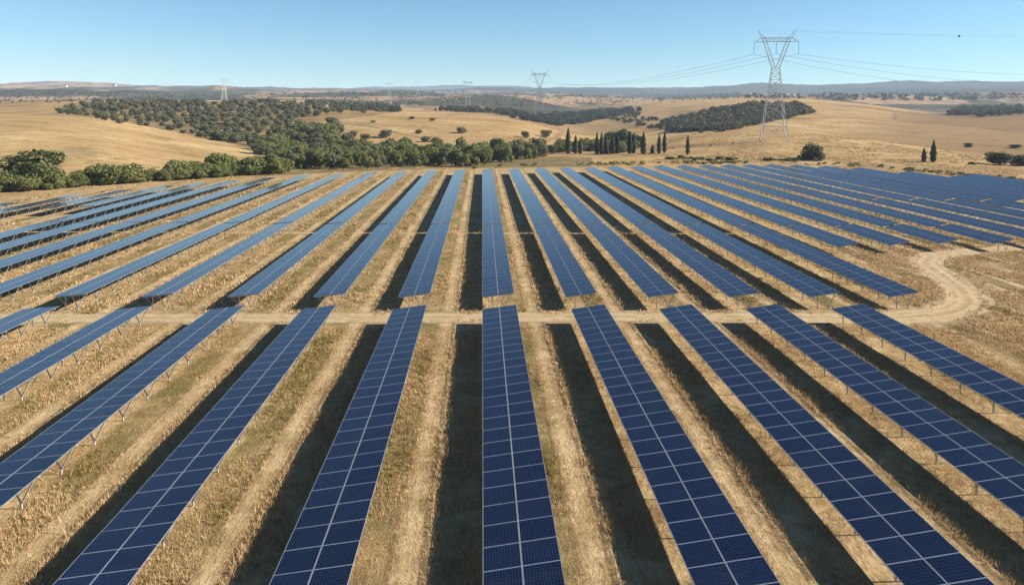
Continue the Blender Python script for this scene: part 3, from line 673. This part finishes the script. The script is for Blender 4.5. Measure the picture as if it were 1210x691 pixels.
# cypresses
CY = [(671, 182.5, 31, 7, 'tallest dark cypress, leftmost of the cypress line'), (680, 182, 22, 6, 'slim cypress just right of the tallest cypress'), (685.5, 182, 19, 6, 'shorter cypress, second right of the tallest cypress'),
      (705, 182.5, 26, 5, 'narrow cypress opening the middle cluster of the cypress line'), (710.5, 182.5, 26, 5.5, 'narrow tall cypress, second in the middle cluster'), (716, 182, 20, 6, 'short cypress, third in the middle cluster'),
      (723.5, 182, 21, 8, 'broad dark cypress, fourth in the middle cluster'), (729.5, 181.5, 22, 7, 'dark cypress closing the middle cluster'), (744, 182.5, 27, 7, 'left half of the close cypress pair right of the middle cluster'),
      (748.5, 182, 25, 6, 'right half of the close cypress pair right of the middle cluster'), (760, 182.5, 26, 7, 'well spaced dark cypress right of the close pair'), (771, 182, 11, 5, 'smallest cypress of the line, knee-high to its neighbours'),
      (778.5, 182.5, 24, 5, 'slim cypress right of the smallest one'), (785, 181, 25, 5, 'slim cypress at the right end of the cypress line'), (812.5, 183, 23, 5, 'solitary slim cypress on the grassy knoll left of the pylon'),
      (1091.5, 192, 17, 5.5, 'shorter cypress of the two on the right knoll'), (1102.5, 192, 26, 7, 'taller cypress of the two on the right knoll')]
for px, py, n, w, lab in CY:
    p = at(px, py); plant('cypress', 'cypress', p, px_h(p, n), px_h(p, w), lab, 'cypresses behind the solar field')
# broadleaf trees behind and between the cypresses
for i in range(26):
    px = 662 + i * 3.6 + rnd.uniform(-1, 1); py = 179 + rnd.uniform(-5, 2); p = at(px, py); n = rnd.uniform(9, 17)
    plant('bush', 'valley_tree', p, px_h(p, n), px_h(p, n * 1.2), 'dark leafy tree standing behind the cypress line', 'leafy trees behind the cypress line')
for px, py, n, w in [(735, 176, 26, 30), (722, 174, 22, 24), (751, 176, 20, 24)]:
    p = at(px, py); plant('broad', 'broadleaf_tree', p, px_h(p, n), px_h(p, w), 'large crowned broadleaf tree towering behind the middle of the cypress line', 'large broadleaf trees behind the cypress line')
for px, py, n, w, lab in [(960, 189, 22, 33, 'round dark green bush right of the pylon on the grassy knoll'), (1181, 195, 17, 34, 'wide dark bush on the right knoll edge'), (1207, 196, 15, 26, 'dark bush cut by the right picture edge'),
        (1144, 174, 6, 11, 'small dark bush alone on the slope above the wide dark bush'), (1199, 175, 5, 16, 'flat brown scrub bush at the far right slope'), (1148, 194.5, 4, 10, 'tiny green shrub left of the wide dark bush')]:
    p = at(px, py); plant('dark', 'round_bush', p, px_h(p, n), px_h(p, w), lab, 'bushes on the right knoll', 'bush')
# low dark scrub on the knoll foot
for cx, wd, cnt, py in [(845, 48, 10, 189), (928, 44, 9, 189.5), (810, 40, 7, 188)]:
    for i in range(cnt):
        p = at(cx - wd / 2 + wd * i / (cnt - 1) + rnd.uniform(-2, 2), py + rnd.uniform(-1, 1)); n = rnd.uniform(2.5, 5)
        plant('bush', 'scrub_bush', p, px_h(p, n), px_h(p, n * rnd.uniform(1.8, 2.6)), 'low dark scrub bush along the foot of the grassy knoll', 'scrub at the foot of the knoll', 'bush')

# ------------------------------------------------------------------ masses of far trees
def mass(name, poly, n, hpx, seed, label, cat, faces=70, mat=None, lim=None):
    g = random.Random(seed); xs = [a for a, b in poly]; ys = [b for a, b in poly]; Vs, Fs, Cs = [], [], []; base = 0; k = 0; tries = 0
    tm = [crown_mesh('tmp', lobes_round(60 + i, 6, .3), faces, .15, mat or M_DARKWOOD, 60 + i) for i in range(3)]
    dat = []
    for me in tm:
        v = np.empty(len(me.vertices) * 3, np.float32); me.vertices.foreach_get('co', v); c = np.empty(len(me.vertices) * 4, np.float32); me.color_attributes['tint'].data.foreach_get('color', c); dat.append((v.reshape(-1, 3), c.reshape(-1, 4)[:, :3]))
    while k < n and tries < n * 40:
        tries += 1; px, py = g.uniform(min(xs), max(xs)), g.uniform(min(ys), max(ys))
        if not inside(px, py, poly): continue
        p = at(px, py)
        if lim and not (lim[0] < math.hypot(p.x, p.y) < lim[1]): continue
        h = px_h(p, g.uniform(*hpx)); w = h * g.uniform(1.0, 1.6); v, c = dat[k % 3]; a = g.uniform(0, 6.28)
        q = v * np.array([w, w, h]); q = np.stack([q[:, 0] * math.cos(a) - q[:, 1] * math.sin(a) + p.x, q[:, 0] * math.sin(a) + q[:, 1] * math.cos(a) + p.y, q[:, 2] + p.z - .3], 1)
        Vs.append(q); Cs.append(np.clip(c + g.uniform(-.2, .2), 0, 1)); k += 1
    V = np.concatenate(Vs); tag(obj(name, mesh_np(name, V, np.arange(len(V)).reshape(-1, 4), [mat or M_DARKWOOD], col=np.concatenate(Cs))), label, cat, kind='stuff')
mass('forest', [(782, 150), (800, 142), (850, 131), (890, 124.5), (940, 125), (962, 134), (930, 141), (880, 151), (862, 156), (800, 156)], 900, (5, 8.5), 1, 'dark green wood on the slope behind the pylon', 'wood', 80)
mass('forest', [(602, 140), (640, 138), (690, 136), (735, 132), (760, 131), (730, 138), (690, 146), (660, 150), (640, 146)], 330, (5, 8), 2, 'dark tree belt below the mid tan hill, right of the second pylon', 'wood', 70)
mass('forest', [(505, 132), (560, 133), (612, 138), (680, 148), (680, 143), (600, 133), (540, 129)], 180, (4, 7.5), 3, 'tree line just behind the crest of the middle tan hill', 'wood', 70)
mass('forest', [(395, 131), (472, 133), (472, 129), (395, 126)], 70, (6, 9), 4, 'tree line on the left crest of the middle tan hill', 'wood', 80)
mass('forest', [(1120, 137), (1160, 139), (1210, 135), (1260, 134), (1260, 127), (1180, 128), (1130, 131)], 260, (4, 7.5), 5, 'dark trees filling the dip at the far right', 'wood', 70)
mass('forest', [(700, 140), (790, 157), (840, 160), (800, 148), (740, 134)], 60, (4, 7), 6, 'thin trees on the far side of the knoll', 'wood', 60)
mass('forest', [(880, 117), (1000, 119), (1100, 120), (1210, 118), (1210, 112), (1000, 112), (880, 112)], 240, (2.5, 5), 7, 'scattered dark trees on the far plain at the right', 'wood', 40)
mass('forest', [(0, 122), (60, 122), (130, 119), (250, 117), (330, 118), (470, 125), (600, 126), (800, 121), (880, 117), (880, 109), (600, 109), (300, 110), (0, 110)], 800, (1.3, 3), 8, 'scattered trees dotted over the hazy far plain', 'wood', 30)
def edge_scrub():
    pts = []
    g = random.Random(5); Vs, Cs = [], []
    tm = [crown_mesh('tmp', lobes_round(70 + i, 6, .3), 160, .10, M_BUSH, 70 + i) for i in range(3)]; dat = []
    for me in tm:
        v = np.empty(len(me.vertices) * 3, np.float32); me.vertices.foreach_get('co', v); dat.append(v.reshape(-1, 3))
    for i in range(420):
        px = g.uniform(560, 1235); py = np.interp(px, [560, 600, 850, 920, 1000, 1060, 1110, 1210], [200, 197, 194.5, 194, 196.5, 201, 206, 215]) - g.uniform(0, 3.0)
        if fbm(np.array([px / 22.]), np.array([3.]), 8)[0] < .47 and g.random() < .85: continue
        p = at(px, py); h = g.uniform(.5, 1.5); w = h * g.uniform(1.3, 2.6); v = dat[i % 3] * np.array([w, w, h]); Vs.append(v + np.array([p.x, p.y, p.z - .1])); Cs.append(np.full((len(v), 3), g.uniform(.1, 1.0)))
    V = np.concatenate(Vs); tag(obj('undergrowth', mesh_np('undergrowth', V, np.arange(len(V)).reshape(-1, 4), [M_BUSH], col=np.concatenate(Cs))), 'low green weeds and scrub along the back edge of the solar field', 'undergrowth', kind='stuff')
edge_scrub()

# ------------------------------------------------------------------ pylons and wires
def pylon_parts(hv=1.0):
    body = MB(); H = 40.5
    def hw(z): return 6.9 * (1 - z / H) + 2.0 * (z / H)
    lev = [0, 7.5, 14, 20, 25.5, 30, 34, 37.5, H]
    def corner(z, i): return ((-1, 1, 1, -1)[i] * hw(z), (-1, -1, 1, 1)[i] * hw(z) , z)
    for i in range(4): body.bar(corner(-.3, i), corner(H, i), .36 * hv, w2=.26 * hv)
    for a, b in zip(lev, lev[1:]):
        for i in range(4):
            j = (i + 1) % 4
            body.bar(corner(a, i), corner(b, j), .17 * hv); body.bar(corner(a, j), corner(b, i), .17 * hv)
            if b != H or True: body.bar(corner(b, i), corner(b, j), .15 * hv)
    bodym = body.mesh('tower_body', [M_PYLON])
    arms = []
    for sg in (-1, 1):
        m = MB(); z1 = 57.0
        lo = [(sg * .1, -1.4, H), (sg * .1, 1.4, H), (sg * 2.0, 1.4, H), (sg * 2.0, -1.4, H)]
        hi = [(sg * 5.6, -.8, z1), (sg * 5.6, .8, z1), (sg * 7.6, .8, z1), (sg * 7.6, -.8, z1)]
        tip = (sg * 10.2, 0, 62.0)
        P = lambda q, t: tuple(Vector(lo[q]).lerp(Vector(hi[q]), t))
        for q in range(4): m.bar(lo[q], hi[q], .22 * hv, w2=.18 * hv); m.bar(hi[q], tip, .22 * hv, w2=.16 * hv)
        for t0, t1 in ((0, .2), (.2, .4), (.4, .6), (.6, .8), (.8, 1)):
            for q in range(4):
                w = (q + 1) % 4; m.bar(P(q, t0), P(w, t1), .09 * hv); m.bar(P(q, t1), P(w, t1), .08 * hv)
        arms.append(m.mesh('head_arm', [M_PYLON]))
    cb = MB(); zz0, zz1 = 55.4, 57.6; xs = np.linspace(-7, 7, 9)
    for y in (-.7, .7):
        cb.bar((-8.4, y, zz1), (8.4, y, zz1), .24 * hv); cb.bar((-8.4, y, zz0), (8.4, y, zz0), .24 * hv)
        for a, b in zip(xs, xs[1:]): cb.bar((a, y, zz0), ((a + b) / 2, y, zz1), .13 * hv); cb.bar(((a + b) / 2, y, zz1), (b, y, zz0), .13 * hv)
        for sg in (-1, 1): cb.bar((sg * 8.4, y, zz1), (sg * 11.9, 0, 55.2), .22 * hv); cb.bar((sg * 8.4, y, zz0), (sg * 11.9, 0, 55.2), .22 * hv); cb.bar((sg * 10.4, y * .5, 56.4), (sg * 9.4, y, zz0), .12 * hv)
    cbm = cb.mesh('crossbeam', [M_PYLON])
    ins = []
    for x, z in ((-11.9, 55.1), (0, 55.3), (11.9, 55.1)):
        m = MB(); m.bar((x, 0, z), (x, 0, z - 6.6), .12 * hv)
        for i in range(16):
            m.bar((x, 0, z - .7 - i * .36), (x, 0, z - .55 - i * .36), .42 * hv, w2=.2 * hv)
        ins.append(m.mesh('insulator', [M_INSUL]))
    return bodym, arms, cbm, ins
_near, _mid, _thin = pylon_parts(.9), pylon_parts(1.6), pylon_parts(1.15)
PARTS = {'a': _near, 'b': _mid, 'c': _mid, 'd': _thin, 'e': _thin, 'f': _thin}
ATT = [(-11.9, 48.4), (0, 48.6), (11.9, 48.4)]
PYL = {}
def pylon(key, px, base, top, face, label):
    p = at(px, base); d = ray(px, top); zt = CAMZ + d.z / math.hypot(d.x, d.y) * math.hypot(p.x, p.y); s = (zt - p.z) / 62.0
    BODY, ARMS, CBEAM, INS = PARTS[key]
    t = empty('pylon', p, face, (s, s, s)); tag(t, label, 'pylon', 'pylons of the power line')
    obj('tower_body', BODY, t)
    for m in ARMS: obj('head_arm', m, t)
    obj('crossbeam', CBEAM, t)
    for m in INS: obj('insulator', m, t)
    R = Matrix.Rotation(face, 3, 'Z'); PYL[key] = [p + R @ Vector((x, 0, z)) * s for x, z in ATT] + [p + R @ Vector((x, 0, 62.0)) * s for x in (-10.2, 10.2)]
    return t
pylon('a', 914, 165, 36, -.28, 'tall near lattice pylon standing on the grassy knoll among the solar field backdrop')
pylon('b', 637, 141, 83, -.10, 'second nearest lattice pylon, on the crest of the middle tan hill')
pylon('c', 553, 131, 94.5, .05, 'third hazy pylon behind the middle hill, left of the second pylon')
pylon('d', 460, 124.5, 96, .1, 'small pale pylon behind the tree line on the middle hill')
pylon('e', 493.5, 116, 95, .1, 'very faint pylon between the small pale one and the third hazy one')
pylon('f', 265, 119.5, 92, .15, 'faint leftmost pylon beyond the olive grove')
def wire(name, a, b, sag, label, r=.055, group='wires of the power line'):
    pts = [a.lerp(b, i / 48) - Vector((0, 0, 4 * sag * (i / 48) * (1 - i / 48))) for i in range(49)]
    o = obj(name, tube_mesh(name, pts, r, M_WIRE)); tag(o, label, 'wire', group); return pts
POS = ['left', 'middle', 'right']
for i in range(3):
    wire('power_line', PYL['a'][i], PYL['b'][i], 13, 'sagging wire from the %s insulator of the near pylon away to the second pylon' % POS[i], .07)
    wire('power_line', PYL['b'][i], PYL['c'][i], 10, 'thin far wire from the %s insulator of the second pylon to the third' % POS[i], .06)
def sky_pt(px, py, r):
    d = ray(px, py); h = math.hypot(d.x, d.y); return Vector((d.x / h * r, d.y / h * r, CAMZ + d.z / h * r))
ends = [sky_pt(1560, 88, 800), sky_pt(1560, 80, 800), sky_pt(1560, 66, 800)]
for i in range(3):
    wire('power_line', PYL['a'][i], ends[i], [20, 17, 14][i], 'sagging wire from the %s insulator of the near pylon out of frame right' % POS[i], .07)
for i in range(2):
    pts = wire('earth_wire', PYL['a'][3 + i], sky_pt(1560, 36 + 5 * i, 800), 4, 'thin high earth wire leaving the %s tip of the near pylon to the right' % ('left', 'right')[i], .03)
def marker():
    best = None; d0 = ray(1132, 41).normalized()
    for p in pts:
        v = (p - Vector((0, 0, CAMZ))).normalized(); s = v.dot(d0)
        if best is None or s > best[0]: best = (s, p)
    p = best[1]; V = []; F = []; n, m = 16, 8
    for j in range(m + 1):
        th = math.pi * j / m
        for i in range(n): V.append((.75 * math.sin(th) * math.cos(2 * math.pi * i / n), .75 * math.sin(th) * math.sin(2 * math.pi * i / n), .75 * math.cos(th) * .95))
    for j in range(m):
        for i in range(n): F.append((j * n + i, j * n + (i + 1) % n, (j + 1) * n + (i + 1) % n, (j + 1) * n + i))
    t = empty('marker_ball', p + Vector((0, 0, .0))); tag(t, 'small dark aviation marker ball on the high earth wire', 'marker')
    obj('ball_shell', mesh_np('ball_shell', V, F, [M_INSUL], smooth=True), t)
    mb = MB(); mb.bar((-1.0, 0, 0), (1.0, 0, 0), .14); obj('wire_clamp', mb.mesh('wire_clamp', [M_STEEL]), t)
marker()

# ------------------------------------------------------------------ farmhouses far off
def farmhouse(px, py, w, label, rz):
    p = at(px, py); k = px_h(p, 1.0); L = w * k; D = L * .55; h = 1.5 * k
    t = empty('farmhouse', p, rz); tag(t, label, 'house')
    m = MB(); m.box(-L / 2, L / 2, -D / 2, D / 2, -3, h); obj('wall', m.mesh('wall', [M_WALL]), t)
    m = MB(); r = h + D * .28; e = .4
    A = [(-L / 2 - e, -D / 2 - e, h), (L / 2 + e, -D / 2 - e, h), (L / 2 + e, 0, r), (-L / 2 - e, 0, r), (L / 2 + e, D / 2 + e, h), (-L / 2 - e, D / 2 + e, h)]
    m.quad(A[0], A[1], A[2], A[3]); m.quad(A[3], A[2], A[4], A[5]); m.quad(A[0], A[3], A[5], A[0]); m.quad(A[1], A[4], A[2], A[1]); obj('roof', m.mesh('roof', [M_TILE]), t)
    for i in (-1, 0, 1):
        m = MB(); m.box(i * L * .3 - L * .04, i * L * .3 + L * .04, -D / 2 - .06, -D / 2 + .1, h * .35, h * .7); obj('window', m.mesh('window', [M_DARK]), t)
farmhouse(76, 103, 6, 'white farmhouse on the skyline at the far left', .1)
farmhouse(135, 101.5, 5, 'white house among trees on the skyline right of the farmhouse', -.2)
farmhouse(709, 124, 5, 'tiny pale house on the far plain right of the second pylon', .2)

# ------------------------------------------------------------------ air
def haze():
    V = [(x, y, z) for z in (-60, 330) for y in (-1500, 15000) for x in (-14000, 14000)]
    F = [(0, 2, 3, 1), (4, 5, 7, 6), (0, 1, 5, 4), (2, 6, 7, 3), (0, 4, 6, 2), (1, 3, 7, 5)]
    m = bpy.data.materials.new('air'); m.use_nodes = True; n = m.node_tree.nodes; n.clear()
    o = n.new('ShaderNodeOutputMaterial'); v = n.new('ShaderNodeVolumePrincipled'); v.inputs['Density'].default_value = 0.00007; v.inputs['Color'].default_value = (.66, .80, 1.0, 1); v.inputs['Anisotropy'].default_value = 0.0
    m.node_tree.links.new(v.outputs[0], o.inputs['Volume'])
    tag(obj('haze', mesh_np('haze', V, F, [m])), 'pale blue haze over the far plain', 'haze', kind='stuff')
haze()
